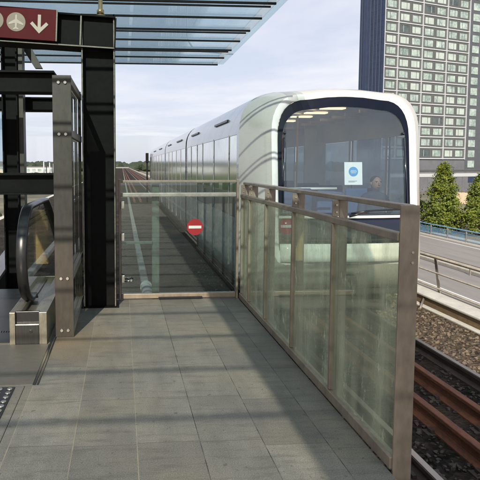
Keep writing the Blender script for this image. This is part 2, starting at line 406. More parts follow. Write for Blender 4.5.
# ------------------------------------------------------------------ trees
def crown(radius_at, h0, h1, nclump, leaves, size, seed):
    rnd = random.Random(seed); m = MB()
    for c in range(nclump):
        t = rnd.random() ** .85; z = h0 + (h1 - h0) * t; rmax = radius_at(t)
        a = rnd.uniform(0, 2 * math.pi); wob = 1 + .50 * noise.noise(Vector((math.cos(a) * 1.7, math.sin(a) * 1.7, z * .8 + seed)))
        rr = rmax * wob * math.sqrt(rnd.uniform(.15, 1.0))
        cx, cy = rr * math.cos(a), rr * math.sin(a); cr = rnd.uniform(.16, .42) * (1 + .5 * (1 - t))
        for k in range(leaves):
            d = Vector((rnd.gauss(0, 1), rnd.gauss(0, 1), rnd.gauss(0, .8))) * cr * .6
            p = Vector((cx, cy, z)) + d
            s_ = size * rnd.uniform(.6, 1.3)
            nrm = Vector((cx, cy, .6)).normalized() * .8 + Vector((rnd.uniform(-1, 1), rnd.uniform(-1, 1), rnd.uniform(-.6, 1)))
            nrm.normalize(); q = nrm.to_track_quat('Z', 'Y'); ang = rnd.uniform(0, 6.28)
            u = q @ Vector((math.cos(ang), math.sin(ang), 0)); w = q @ Vector((-math.sin(ang), math.cos(ang), 0))
            vs = [m.bm.verts.new(p + u * s_), m.bm.verts.new(p + w * s_ * .55), m.bm.verts.new(p - u * s_), m.bm.verts.new(p - w * s_ * .55)]
            m.f(vs)
    return m
def tree(name, label, loc, h, rbase, shape, seed, mat=None, nclump=260, leaves=34, size=.13, group=None):
    t = thing(name, label, 'tree', loc, group=group)
    rnd = random.Random(seed)
    m = MB(); m.tube([(0, 0, -.1), (.05, 0, h * .3), (-.04, .03, h * .6), (0, 0, h * .92)], [.14 * h / 8, .11 * h / 8, .06 * h / 8, .012], 8)
    for k in range(14):
        z = h * rnd.uniform(.18, .8); a = rnd.uniform(0, 6.28); L = rbase * rnd.uniform(.5, .85) * (1.1 - z / h)
        m.tube([(0, 0, z), (L * .5 * math.cos(a), L * .5 * math.sin(a), z + L * .4), (L * math.cos(a), L * math.sin(a), z + L * 1.0)], [.045, .028, .01], 6)
    m.build('trunk', BARK, t)
    crown(shape, h * .08, h, nclump, leaves, size, seed).build('crown', mat or LEAF, t, recalc=False)
    return t
pyr = lambda rb: (lambda t: rb * (1 - t) ** .74 * (.65 + .35 * min(1, t * 5)) + .08)
tg = 'trees behind the blue fence'
tree('hornbeam_tree', 'pointed green tree with a narrow top close beside the train nose', (36.3, 58.6, GZ), 7.8, 2.6, pyr(2.35), 3, nclump=330, leaves=40, group=tg)
tree('hornbeam_tree', 'green tree cut by the photo edge behind the blue fence', (39.8, 57.2, GZ), 6.7, 2.4, pyr(2.4), 11, nclump=300, leaves=40, group=tg)
tree('shrub', 'low dark green shrub filling the gap between the two pointed trees', (37.6, 60.5, GZ), 3.2, 2.0, lambda t: 1.9 * math.sqrt(max(.02, 1 - t * t)), 15, LEAFD, 170, 36)
tree('shrub', 'low green shrub at the foot of the pointed tree beside the train nose', (35.2, 63.5, GZ), 4.6, 2.2, lambda t: 2.0 * math.sqrt(max(.02, 1 - t * t)), 16, LEAFD, 170, 36)

# ------------------------------------------------------------------ hotel
hot = thing('hotel_tower', 'tall hotel with white gridded window front and narrow dark blue side', 'hotel', (75.4, 153.3, GZ), (0, 0, math.atan2(.331, .943)))
# local: x along the front, y into the depth, z up from the ground
HZ = -GZ
H0 = HZ + 3.35; HT = HZ + 78
m = MB(); m.box(.25, 36.1, .30, 9, H0 - .3, HT); m.build('front_wall', HOTELWALL, hot)
m = MB(); m.box(36.11, 60, .9, 9, 0, HT); m.build('set_back_wall', HOTELSLATE, hot)
m = MB(); m.box(0, .24, .05, 5.2, 4, HT + .6); m.build('corner_panel', HOTELBLUE, hot)
m = MB(); m.box(-.25, 0.12, 5.25, 7.6, 4, HT - .4); m.build('side_panel', HOTELBLUE, hot)
m = MB(); m.box(-.02, .2, 7.65, 9.6, 4, HT); m.build('side_panel', HOTELBLUE, hot)
m = MB()
for y in (1.3, 2.6, 3.9, 5.22, 6.4, 7.62, 8.6):
    m.box(-.30, .2, y - .05, y + .05, 4, HT - .3)
for k in range(48): m.box(-.05, .2, .06, 5.19, H0 + k * 1.65, H0 + k * 1.65 + .06)
m.build('side_seams', HOTELSEAM, hot)
m = MB()
xs = [.4, 5.7, 15.5, 25.8, 35.6]
for x in xs: m.box(x - .14, x + .14, .02, .34, H0 - .25, HT)
m.build('vertical_trim', HOTELWHITE, hot)
m = MB()
for k in range(24):
    z = H0 + 3.3 * k - .02; m.box(.54, 35.46, .06, .34, z - .16, z + .16)
m.build('horizontal_trim', HOTELWHITE, hot)
bays = [(.75, 5.35)]
for a, b in ((5.7, 15.5), (15.5, 25.8), (25.8, 35.6)):
    c = (a + b) / 2; bays += [(a + .35, c - .12), (c + .12, b - .35)]
wins = [(k, x0, x1) for k in range(23) for (x0, x1) in bays]
def window(m, x0, x1, z0, z1, y, k):
    w = x1 - x0; m.use(HOTELFRAME)
    fx, fz = w * .11, .36
    m.box(x0, x0 + fx, y - .12, y, z0, z1); m.box(x1 - fx, x1, y - .12, y, z0, z1)
    m.box(x0 + fx, x1 - fx, y - .12, y, z0, z0 + fz); m.box(x0 + fx, x1 - fx, y - .12, y, z1 - fz, z1)
    rr = random.Random(k * 7 + 3); pm = rr.choices((HOTELPANE, PANECURTAIN, PANEDARK), (.62, .3, .08 if k > 12 else .4))[0]
    m.use(pm); m.box(x0 + fx, x1 - fx, y - .03, y - .005, z0 + fz, z1 - fz)
    m.use(HOTELFRAME if pm is not PANEDARK else HOTELWHITE); q = x0 + fx + (w - 2 * fx) * rr.choice((.32, .35, .66, .68))
    m.box(q - .06, q + .06, y - .07, y - .031, z0 + fz, z1 - fz)
vis = wins[:100]; rest = wins[100:]
for i, (k, x0, x1) in enumerate(vis):
    m = MB(); window(m, x0, x1, H0 + 3.3 * k + .32, H0 + 3.3 * k + 2.98, .30, i); m.build('window', None, hot)
m = MB()
for i, (k, x0, x1) in enumerate(rest): window(m, x0, x1, H0 + 3.3 * k + .32, H0 + 3.3 * k + 2.98, .30, i)
stuff(m.build('upper_windows', None, hot))
m = MB()
for k in range(-1, 23):
    m.use(HOTELPANE); m.box(38.0, 41.0, .78, .89, H0 + 3.3 * k + .5, H0 + 3.3 * k + 2.7)
    m.box(45.0, 48.0, .78, .89, H0 + 3.3 * k + .5, H0 + 3.3 * k + 2.7)
stuff(m.build('set_back_windows', None, hot))
m = MB(); m.box(.25, 36.1, .5, 9, 0, H0 - .31); m.build('base_wall', HOTELPODIUM, hot)
pod = thing('podium_building', 'low grey building with a white band window at the foot of the hotel', 'building', (76.7, 152.8, GZ), (0, 0, math.atan2(.331, .943)))
m = MB(); m.box(-6, 75, -6.5, -.02, 0, HZ - .4); m.build('wall', HOTELPODIUM, pod)
m = MB(); m.box(-6.2, 75.2, -6.7, 0.01, HZ - .39, HZ - .05); m.build('roof_edge', HOTELFRAME, pod)
m = MB(); m.box(-5, 74, -6.62, -6.51, HZ - 2.1, HZ - 1.1); m.build('band_window', HOTELWHITE, pod)
m = MB(); m.box(26.5, 30.5, -6.6, -6.51, 2.6, HZ - 2.2); m.build('dark_window', HOTELBLUE, pod)
m = MB(); m.box(33.5, 35.2, -6.6, -6.51, 0, 3.2); m.build('door', HOTELFRAME, pod)
for k in range(28):
    m = MB(); m.box(-5 + k * 2.9, -4.94 + k * 2.9, -6.54, -6.49, 0, HZ - 2.15); m.build('panel_seam', HOTELFRAME, pod)
m = MB(); m.box(66, 95, 104, 105, GZ, GZ + 2.3); tag(m.build('garden_wall', BEIGE), 'beige garden wall seen between the two pointed trees', 'wall')

# ------------------------------------------------------------------ far left side: parapet, wood, buildings
lw = thing('viaduct_parapet', 'pale sunlit concrete viaduct parapet far left below the black beams', 'parapet', (-7.4, 0, -3.2))
m = MB(); m.box(-.3, .0, 4, 300, 0, 1.15); m.build('wall', CONC, lw)
m = MB(); m.box(-.36, .06, 4, 300, 1.151, 1.25); m.build('coping', CONCTOP, lw, bevel=.02)
m = MB(); m.box(-.8, 1.6, 4, 300, -1.0, -.003); m.build('deck', CONC, lw)
for i, (x, y, h, rb, sd) in enumerate([(-11.2, 27, 5.4, 2.2, 21), (-9.9, 35, 5.6, 2.4, 22), (-14.5, 33, 6.2, 2.6, 23)]):
    tree('bushy_tree', ['small bushy tree behind the escalator handrail beside the pale parapet', 'bushy tree past the pale parapet, seen left of the brown steel plate', 'darker bushy tree farthest left below the black beams'][i],
         (x, y, GZ), h, rb, lambda t, rb=rb: rb * math.sqrt(max(.03, 1 - (2 * t - 1) ** 2)), sd, LEAFD, 150, 30, .14, group='bushy trees left of the viaduct')
def wood(x0, x1, y0, y1, n, hmin, hmax, seed):
    rnd = random.Random(seed); m = MB()
    for k in range(n):
        x = rnd.uniform(x0, x1); y = rnd.uniform(y0, y1); h = rnd.uniform(hmin, hmax); r = h * rnd.uniform(.45, .9)
        g = bmesh.ops.create_icosphere(m.bm, subdivisions=2, radius=1, matrix=Matrix.Translation((x, y, GZ + h * .45)) @ Matrix.Diagonal((r, r, h * .55, 1)))
        for v in g['verts']:
            d = noise.noise(v.co * .45 + Vector((k, 0, 0))); v.co += Vector((d, d, d)) * h * .16
    return m
stuff(wood(-420, 420, 640, 860, 520, 8, 13.5, 5).build('far_wood', FARLEAF, smooth=False))
stuff(wood(-190, -12, 130, 360, 190, 2.4, 4.4, 6).build('roadside_wood', LEAFD, smooth=False))
def far_building(label, x, y, w, d, h, mat, nw):
    b = thing('distant_building', label, 'building', (x, y, GZ))
    m = MB(); m.box(0, w, 0, d, 0, h); m.build('wall', mat, b)
    m = MB(); m.box(-.3, w + .3, -.3, d + .3, h + .01, h + .6); m.build('roof', HOTELFRAME, b)
    for k in range(nw):
        m = MB(); a = w * (k + .2) / nw; m.box(a, a + w * .6 / nw, -.1, -.01, h * .5, h * .8); m.build('window', HOTELPANE, b)
far_building('long pale distant building on the horizon left of the brown plate', -72, 410, 34, 20, 6.2, HOTELWHITE, 8)
far_building('small pale distant building on the horizon above the tracks', -9, 560, 16, 12, 5.4, HOTELWHITE, 4)
far_building('grey distant shed at the far left horizon', -128, 430, 40, 20, 6.8, CONC, 6)
for i, x in enumerate((-57.5, -53.2, -50.4)):
    m = MB(); m.tube([(0, 0, 0), (0, 0, 10.5 - i * .8)], [.55, .38], 10)
    o = tag(m.build('chimney', HOTELWHITE), ['tallest pale chimney on the distant building', 'middle pale chimney on the distant building', 'shortest pale chimney, nearest the brown plate'][i], 'chimney', 'chimneys on the horizon'); o.location = (x, 405, GZ)
sm = thing('signal_mast', 'slim dark signal mast standing at the far end of the train', 'signal', (1.58, 34, -1.0))
m = MB(); m.tube([(0, 0, 0), (0, 0, 3.0)], .05, 8); m.build('mast', BLACK, sm)
m = MB(); m.box(-.09, .09, -.1, .1, 2.5, 3.1); m.build('signal_head', BLACK, sm, bevel=.02)

# ------------------------------------------------------------------ far gate (railing across the platform end)
GY = 5.36
gate = thing('end_gate', 'glazed steel gate closing the end of the platform, bearing the round sign', 'gate', (0, GY, 0))
m = MB(); m.box(-.035, 1.165, -.022, .022, 1.175, 1.20); m.build('top_rail', BRONZE, gate, bevel=.004)
m = MB(); m.box(-.010, 1.145, -.025, .025, 1.035, 1.075); m.build('handrail', GALV, gate, bevel=.006)
m = MB(); m.box(-.010, 1.145, -.025, .025, .012, .062); m.build('bottom_rail', BRONZE, gate, bevel=.006)
m = MB(); m.box(.36, .80, -.05, -.026, .014, .030); m.build('kick_strip', RUBBER, gate)
for x in (-.035, 1.146):
    m = MB(); m.box(x, x + .022, -.035, .035, 0, 1.21); m.build('post', BRONZE, gate, bevel=.004)
for x in (.30,):
    m = MB(); m.box(x, x + .075, .06, .10, -.2, 1.17); m.build('rear_post', GALV, gate, bevel=.006)
m = MB(); m.box(-.008, 1.143, -.006, .006, .064, 1.033); m.build('glass_pane', GATEGLASS, gate)
m = MB(); m.box(-.03, 1.14, -.005, .005, 1.078, 1.172); m.build('upper_pane', GATEGLASS, gate)
m = MB(); m.box(0.0, .30, .022, .04, .56, .585); m.build('brace', GALV, gate)
for z in (.18, .60, .92):
    m = MB(); m.box(-.011, .022, -.05, -.026, z, z + .075); m.build('hinge', STEEL, gate, bevel=.004)
m = MB(); m.tube([(.02, -.045, .20), (.09, -.045, .20), (.10, -.03, .20)], .012, 8); m.ball((.085, -.05, .20), .022, 1); m.build('latch', STEEL, gate)
ne = thing('no_entry_sign', 'round red no entry sign with white bar on the end gate', 'sign', (.728, GY - .0135, .729))
m = MB(); m.tube([(0, 0, 0), (0, .006, 0)], .082, 40); m.build('disc', NOENTRYRED, ne)
m = MB(); m.box(-.064, .064, -.003, -.0005, -.014, .014); m.build('bar', NOENTRYWHITE, ne, bevel=.001)
# lengths of white plastic pipe lying on the kerb beyond the gate
for i, (y, lab) in enumerate([(8.8, 'short white plastic pipe lying nearest behind the end gate'), (9.12, 'short white plastic pipe in the middle of the three behind the gate'), (9.44, 'short white plastic pipe farthest away behind the end gate')]):
    m = MB(); m.tube([(0, 0, 0), (0, .27, .035)], [.085, .10], 14); m.tube([(0, .20, .026), (0, .27, .035)], .112, 14)
    o = tag(m.build('plastic_pipe', PIPEWHITE), lab, 'pipe', 'white pipes beside the kerb'); o.location = (.43, y, -.89)

# ------------------------------------------------------------------ glass fence along the platform edge
FX = 1.20
ys = [2.215, 2.96, 3.68, 4.40, 4.98, 5.30]
fen = thing('glass_fence', 'long dusty glass fence with bronze rails along the platform edge', 'fence', (FX, 0, 0))
m = MB(); m.box(.010, .062, ys[0] + .012, 5.33, 1.155, 1.180); m.build('top_rail', BRONZE, fen, bevel=.004)
m = MB(); m.box(-.018, .022, ys[0] + .012, 5.33, 1.022, 1.058); m.build('handrail', BRONZE, fen, bevel=.004)
m = MB(); m.box(-.022, .024, ys[0] + .012, 5.33, 0.0, .055); m.build('bottom_rail', BRONZE, fen, bevel=.004)
m = MB(); m.box(-.012, .072, ys[0], ys[0] + .011, -.40, 1.178); m.build('end_plate', BRONZE, fen, bevel=.002)
for z in (.93, .975):
    m = MB(); m.tube([(.045, ys[0] - .004, z), (.045, ys[0] + .002, z)], .006, 8); m.build('bolt', STEEL, fen)
for a, b in zip(ys, ys[1:]):
    m = MB(); m.box(-.002, .010, a + .018, b - .010, .056, 1.021); m.build('glass_pane', FENCEGLASS, fen)
for y in ys[1:]:
    m = MB(); m.box(.025, .072, y - .006, y + .006, -.05, 1.154); m.box(-.016, .024, y - .006, y + .006, 1.060, 1.153); m.build('post', BRONZE, fen, bevel=.002)
    m = MB(); m.box(-.016, .023, y - .0095, y + .017, .057, 1.020); m.build('glazing_bar', BRONZE, fen, bevel=.003)
    m = MB()
    for z in (1.085, 1.125): m.tube([(.006, y - .014, z), (.006, y - .005, z)], .0065, 8)
    m.build('bolts', STEEL, fen)

# ------------------------------------------------------------------ black H column, head beam, sign, brass stem
colm = thing('steel_column', 'tall black H section steel column between the plate and the end gate', 'column', (-.365, 5.05, 0))
m = MB(); m.box(0, .016, 0, .28, 0, 2.72); m.build('flange', BLACK, colm, bevel=.002)
m = MB(); m.box(.290, .306, 0, .28, 0, 2.72); m.build('flange', BLACK, colm, bevel=.002)
m = MB(); m.box(.017, .289, .09, .11, 0, 2.40); m.build('web', BLACK, colm)
for x in (0, .290):
    m = MB(); m.box(x + .003, x + .013, -.002, -.0003, .02, 2.70); m.build('pale_edge', EDGE, colm)
m = MB(); m.box(-.02, .33, .0, .28, -.01, .006); m.build('base_plate', BLACK, colm)
BR = (0, R(2.6), R(1.5))
bm_ = thing('roof_beam', 'black steel head beam carrying the red sign on top of the column', 'beam', (-.05, 5.02, 2.69), BR)
m = MB(); m.box(-4.2, .0, 0, .24, -.012, .004); m.build('top_flange', BLACK, bm_, bevel=.002)
m = MB(); m.box(-4.2, .0, 0, .24, -.29, -.272); m.build('bottom_flange', BLACK, bm_, bevel=.002)
m = MB(); m.box(-4.2, -.002, .06, .08, -.271, -.013); m.build('web', BLACK, bm_)
m = MB(); m.box(-.004, .010, 0, .24, -.271, -.013); m.build('end_plate', BLACK, bm_)
m = MB(); m.box(-.315, -.303, .003, .059, -.271, -.013); m.build('stiffener', EDGE, bm_)
m = MB(); m.box(-4.2, .0, -.0025, -.0005, -.287, -.276); m.build('pale_edge', EDGE, bm_)
sg = thing('direction_sign', 'dark red sign with aeroplane symbol and white down arrow on beam', 'sign', (-.05, 4.985, 2.69), BR)
m = MB(); m.box(-2.2, -.525, 0, .034, -.262, .012); m.build('sign_panel', SIGNRED, sg, bevel=.003)
m = MB(); m.box(-.5245, -.513, -.002, .034, -.262, .012); m.build('panel_trim', EDGE, sg)
def flat(poly, y0, y1, name, mat, parent):
    mm = MB(); mm.prism(poly, 'y', y0, y1); return mm.build(name, mat, parent)
def disc(cx, cz, r, n=36): return [(cx + r * math.cos(2 * math.pi * k / n), cz + r * math.sin(2 * math.pi * k / n)) for k in range(n)]
pz = -.118; pc = -.872
d1 = flat(disc(pc, pz, .082), -.0025, -.0004, 'pictogram_disc', SIGNTAN, sg)
half = [(0, .066), (.008, .056), (.009, .022), (.064, -.012), (.064, -.026), (.009, -.010), (.007, -.046), (.024, -.058), (.024, -.066), (0, -.060)]
plane = half + [(-x, z) for x, z in reversed(half[1:-1])]
flat([(pc + x, pz + z) for x, z in plane], -.0045, -.0027, 'aeroplane_symbol', SIGNWHITE, d1)
d2 = flat(disc(pc - .19, pz + .003, .082), -.0025, -.0004, 'pictogram_disc', SIGNTAN, sg)
tr = [(.050, -.010), (.030, .030), (-.055, .030), (-.055, -.030), (.030, -.030), (.055, -.026)]
flat([(pc - .19 + x, pz + z) for x, z in tr], -.0045, -.0027, 'train_symbol', SIGNWHITE, d2)
ac = -.670
arrow = [(-.0135, .080), (.0135, .080), (.0135, -.030), (.060, .018), (.080, -.002), (0, -.084), (-.080, -.002), (-.060, .018), (-.0135, -.030)]
flat([(ac + x, pz - .004 + z) for x, z in arrow], -.0045, -.0004, 'down_arrow', SIGNWHITE, sg)
st = thing('canopy_stem', 'short brass coloured stem joining the black column head to the glass canopy', 'stem', (-.19, 5.14, 2.70))
m = MB(); m.tube([(0, 0, 0), (0, 0, .03)], .045, 16); m.build('foot', BRASS, st)
m = MB(); m.tube([(0, 0, .03), (0, 0, .075), (0, 0, .09), (0, 0, .56)], [.034, .034, .020, .020], 14); m.build('shaft', BRASS, st)

# ------------------------------------------------------------------ canopy
CZ = 3.30
can = thing('glass_canopy', 'blue tinted glass canopy on dark bars over the platform', 'canopy', (0, 0, CZ))
Y0, Y1 = -4.0, 10.86
m = MB(); m.box(-3.2, 1.80, -.2, Y1, .055, .067); m.build('glass_roof', CANOPYGLASS, can)
m = MB(); m.box(1.801, 1.93, -.2, Y1, .054, .068); m.build('fritted_strip', CANOPYFRIT, can)
m = MB(); m.box(1.931, 2.03, -.2, Y1, .055, .067); m.build('glass_edge', CANOPYGLASS, can)
m = MB(); m.box(-.50, 2.03, -9.0, -.21, .055, .075); m.build('shade_roof_panel', ROOFPANEL, can)  # unseen panel, added to shade the platform edge and the track
m = MB(); m.box(-3.2, -.502, -9.0, -.21, .055, .067); m.build('glass_roof', CLEARGLASS, can)
k = 0; y = 10.80
while y > -8.5:
    m = MB(); dbl = k % 2 == 0 and y > -.2
    m.box(-3.2, 1.91, y - (.013 if dbl else .010), y + (.013 if dbl else .010), .024 if y > -.2 else .030, .050)
    if dbl and k: m.box(-3.2, 1.88, y + .13, y + .146, .026, .048)
    m.build('bar', BLACK, can); k += 1; y -= .682
m = MB(); m.box(-3.4, -3.21, -9, Y1, -.25, .05); m.build('edge_beam', BLACK, can)
# ------------------------------------------------------------------ glass balustrade beside the escalator (brown plate)
bal = thing('escalator_balustrade', 'narrow glass balustrade with bolted brown steel end plate by the escalator', 'balustrade', (-.525, 4.20, 0))
m = MB(); m.box(0, .143, 0, .014, 0, 2.03); m.build('end_plate', PLATE, bal, bevel=.003)
for z in (2.0, 1.60, .49, .06):
    m = MB(); m.box(.112, .143, .0145, 1.06, z - .035, z + .022); m.build('rail', GALV, bal, bevel=.003)
m = MB(); m.box(.112, .140, 1.0, 1.03, 0, 2.04); m.build('rear_post', PLATE, bal, bevel=.003)
m = MB(); m.box(.096, .108, .02, 1.05, .06, 1.98); m.build('glass_pane', ESCGLASS, bal)
for z in (1.975, 1.585, .468, .056):
    for x in (.048, .098):
        m = MB(); m.tube([(x, -.012, z), (x, 0, z)], [.011, .015], 12); m.build('bolt', STEEL, bal)

# black frame behind
def bar_thing(name, label, cat, x0, x1, y0, y1, z0, z1, lit=None, mat=BLACK):
    """H section member: two flanges and a web, long along its longest side"""
    t = thing(name, label, cat, (x0, y0, z0)); w, d, h = x1 - x0, y1 - y0, z1 - z0
    if h > w:
        m = MB(); m.box(0, .016, 0, d, 0, h); m.build('flange', mat, t)
        m = MB(); m.box(w - .016, w, 0, d, 0, h); m.build('flange', mat, t)
        m = MB(); m.box(.017, w - .017, d * .3, d * .3 + .02, 0, h); m.build('web', mat, t)
    else:
        m = MB(); m.box(0, w, 0, d, 0, .016); m.build('flange', mat, t)
        m = MB(); m.box(0, w, 0, d, h - .016, h); m.build('flange', mat, t)
        m = MB(); m.box(0, w, d * .3, d * .3 + .02, .017, h - .017); m.build('web', mat, t)
    return t
bar_thing('steel_column', 'black steel column farther back crossing behind the black cross beams', 'column', -1.42, -1.235, 6.6, 6.85, -6.5, 3.15)
m = MB(); m.box(-1.232, -1.175, 6.64, 6.80, -6.5, 3.1); tag(m.build('lit_flange_strip', PLATE, bevel=.003), 'narrow brown strip painted as the sunlit right flange of the rear black column', 'strip')  # added strip: sunlight on the column flange put into its colour
bar_thing('cross_beam', 'thick black cross beam level with the top of the brown plate', 'beam', -4.2, -.53, 4.36, 4.56, 1.925, 2.09)
bar_thing('cross_beam', 'thick black cross beam on the horizon above the escalator handrail', 'beam', -4.2, -.53, 4.36, 4.56, 1.115, 1.285)
bar_thing('cross_beam', 'thinner black cross beam farther back under the top beam', 'beam', -4.2, -.55, 6.87, 7.05, 2.02, 2.19)
m = MB(); m.prism([(-1.30, 2.92), (-1.18, 2.92), (-.98, 2.55), (-1.07, 2.55)], 'y', 6.9, 6.98); tag(m.build('roof_strut', PLATE), 'short sloping grey strut under the canopy behind the beam', 'strut')
m = MB(); m.box(-2.6, -1.425, 6.70, 6.712, 1.3, 2.0); tag(m.build('glass_screen', PANEGLASS), 'pale blue glass screen pane left of the rear black column', 'glass screen')

# ------------------------------------------------------------------ escalator going down behind the landing
esc = thing('escalator', 'escalator going down with black handrail loop and steel newel base', 'escalator', (-.71, 4.04, 0))
def zinc(y): return 0 if y < 1.35 else -(y - 1.35) * .577
for x, nm in ((0, 0), (-1.20, 1)):
    m = MB(); m.use(DECKSTEEL); m.box(x - .137, x - .095, 0, .05, 0, .247); m.box(x + .082, x + .14, 0, .05, 0, .247)
    m.use(STEPMETAL); m.box(x - .094, x + .081, .005, .05, 0, .15); m.use(STEEL); m.box(x - .094, x + .081, .0, .06, .1505, .156)
    m.use(RUBBER); m.box(x - .094, x + .081, .03, .06, .157, .247)
    m.use(RUBBER); m.tube([(x + .02, .003, .10), (x + .02, .008, .10)], .014, 12)
    m.build('newel_base', None, esc, bevel=.003)
    m = MB(); m.box(x - .137, x - .055, .051, 1.35, 0, .245); m.box(x + .045, x + .14, .051, 1.35, 0, .245); m.box(x - .054, x + .044, .061, 1.35, .0, .20)
    m.prism([(1.351, .245), (7.5, .245 + zinc(7.5)), (7.5, zinc(7.5) - .35), (1.351, -.35)], 'x', x - .137, x + .14)
    m.build('skirt_deck', DECKSTEEL, esc, bevel=.004)
    # glass with rounded front
    prof = []
    cy, cz, rr = .44, .635, .345
    for k in range(15):
        a = R(-95 - k * 175 / 14); prof.append((cy + rr * math.cos(a), cz + rr * math.sin(a)))
    prof += [(1.35, .98), (7.4, .98 + zinc(7.4)), (7.4, .15 + zinc(7.4)), (1.35, .21), (.5, .21)]
    m = MB(); m.prism(prof, 'x', x - .056, x - .044); m.build('glass_panel', ESCGLASS, esc)
    m = MB(); rr2 = .375; sec = []
    for k in range(33):
        a = R(-78 - k * 192 / 32); sec.append((cy + .0 + rr2 * math.cos(a), cz + rr2 * math.sin(a)))
    sec += [(1.1, 1.012), (1.35, 1.008), (1.6, .90), (3.5, 1.01 + zinc(3.5)), (7.4, 1.01 + zinc(7.4))]
    sec = [(sec[0][0] + .06, .22)] + sec
    rings = []
    for i, (yy, zz) in enumerate(sec):
        a = Vector(sec[max(0, i - 1)]); b = Vector(sec[min(len(sec) - 1, i + 1)]); d = (b - a).normalized(); nr = Vector((d.y, -d.x)) * -1
        if i == 0: nr = Vector((-1, 0))
        ring = []
        for (ox, on) in ((-.040, -.012), (-.040, .010), (-.028, .020), (.028, .020), (.040, .010), (.040, -.012)):
            ring.append(m.bm.verts.new((x - .05 + ox, yy + nr.x * on, zz + nr.y * on)))
        rings.append(ring)
    for A, B in zip(rings, rings[1:]):
        for k in range(6):
            f = m.f([A[k], A[(k + 1) % 6], B[(k + 1) % 6], B[k]])
            if f: f.smooth = k not in (5,)
    m.f(rings[0]); m.build('handrail', RUBBER, esc)
for k in range(16):
    m = MB(); y = .30 + .40 * k; z = -max(0, k - 3) * .205 - .004
    m.use(STEPMETAL); m.box(-1.05, -.15, y, y + .398, z - .2, z)
    m.use(YELLOW); m.box(-1.05, -1.0, y + .002, y + .396, z + .0005, z + .004); m.box(-.20, -.15, y + .002, y + .396, z + .0005, z + .004); m.box(-1.0, -.95, y + .34, y + .396, z + .0005, z + .004)
    m.build('step', None, esc)
m = MB()
m.box(-1.05, -.15, .06, .298, -.05, .006)
for k in range(44): m.box(-1.04 + .02 * k, -1.032 + .02 * k, .298, .36, -.03, .004)
m.build('comb_plate', STEPMETAL, esc)
m = MB(); m.box(-1.35, .155, -.76, -.005, -.02, .0045); m.build('landing_plate', paint('landing_plate_metal', (.125, .118, .10), .55, .25, var=.25, scale=9, stretch=(1, 14, 1), bump=.2), esc)
m = MB(); m.box(.158, .172, -.76, .6, -.02, .0055); m.box(.180, .190, -.76, .6, -.02, .0055); m.build('floor_slot', RUBBER, esc)
m = MB(); m.use(RUBBER); m.box(-.60, .055, -1.9, -.79, .0, .005); m.use(STEEL)
for k in range(19):
    for j in range(11): m.tube([(.03 - .058 * j, -.82 - .058 * k, .005), (.03 - .058 * j, -.82 - .058 * k, .010)], [.019, .013], 8)
m.build('tactile_strip', None, esc)

sw = thing('sloping_wall', 'dark sloping side wall left of the black escalator handrail', 'wall', (-1.90, 5.6, 0))
m = MB(); m.prism([(0, -2.2), (4.5, -2.2), (4.5, .05), (0, -.48)], 'x', 0, .16); m.build('wall_face', BLACK, sw)
m = MB(); m.prism([(0, -.479), (4.5, .051), (4.5, .10), (0, -.43)], 'x', -.02, .20); m.build('coping', RAILTOP, sw)
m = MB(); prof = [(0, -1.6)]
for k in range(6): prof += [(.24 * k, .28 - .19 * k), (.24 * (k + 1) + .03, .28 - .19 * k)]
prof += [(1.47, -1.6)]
m.prism(prof, 'x', 0, .30); o = tag(m.build('sunlit_pattern_block', paint('sunlit_ochre', (.60, .42, .17), .75, var=.25, scale=5), bevel=.02), 'ochre stepped block added to imitate the sunlit yellow pattern in the escalator glass', 'stand-in block'); o.location = (-2.05, 12.9, 0)  # added block; its ochre colour imitates sunlight in the escalator glass
# ------------------------------------------------------------------ train
CX = 3.025
trn = thing('metro_train', 'silver driverless metro train with rounded white nose and big windscreen', 'train', (CX, 7.2, -.9))
Z0 = .9     # local z = world z + .9, local y = world y - 7.2
def half_profile(inset=0.):
    p = [(0, -.50), (1.10, -.50), (1.24, -.44), (1.315, -.28), (1.325, .0), (1.325, .30), (1.325, .56), (1.325, 1.15), (1.325, 1.80)]
    for k in range(1, 9):
        a = R(k * 90 / 8); p.append((.725 + .60 * max(0., math.cos(a)) ** .80, 1.80 + .60 * math.sin(a) ** .80))
    p += [(.36, 2.435), (0, 2.45)]
    if inset:
        p = [(max(0, x - inset) if x > 0 else 0, z + inset if z < 0 else (z - inset * (1 if z > 2.1 else .3) if z > 1.81 else z)) for x, z in p]
    return p
HP = half_profile(); NP = len(HP); IB0, IB1 = 6, 8
def ring_pts(hp, sx, st, sb, y, rake=0.):
    out = []
    for side in (1, -1):
        seq = hp if side == 1 else list(reversed(hp))[1:-1]
        for (x, z) in seq:
            zz = 1 + (z - 1) * (st if z > 1 else sb)
            out.append((side * x * sx, y - 7.2 + rake * (zz - 1.6), zz + Z0))
    return out
def idx_in_band(i):   # edge i -> i+1 of the full loop lies in the window band
    n = 2 * NP - 2; j = (i + 1) % n
    def hidx(q): return q if q < NP else n - q
    a, b = hidx(i), hidx(j)
    return min(a, b) >= IB0 and max(a, b) <= IB1
cars = [(7.80, 14.20, [(7.95, 8.50), (8.58, 9.92), (10.02, 11.32), (11.42, 12.15), (12.25, 13.20), (13.30, 14.08)]),
        (14.42, 21.20, [(14.55, 15.6), (15.7, 16.9), (17.0, 18.3), (18.4, 19.6), (19.7, 21.05)]),
        (21.42, 32.8, [(21.6, 23.2), (23.3, 25.0), (25.1, 26.9), (27.0, 28.9), (29.0, 30.7), (30.8, 32.6)])]
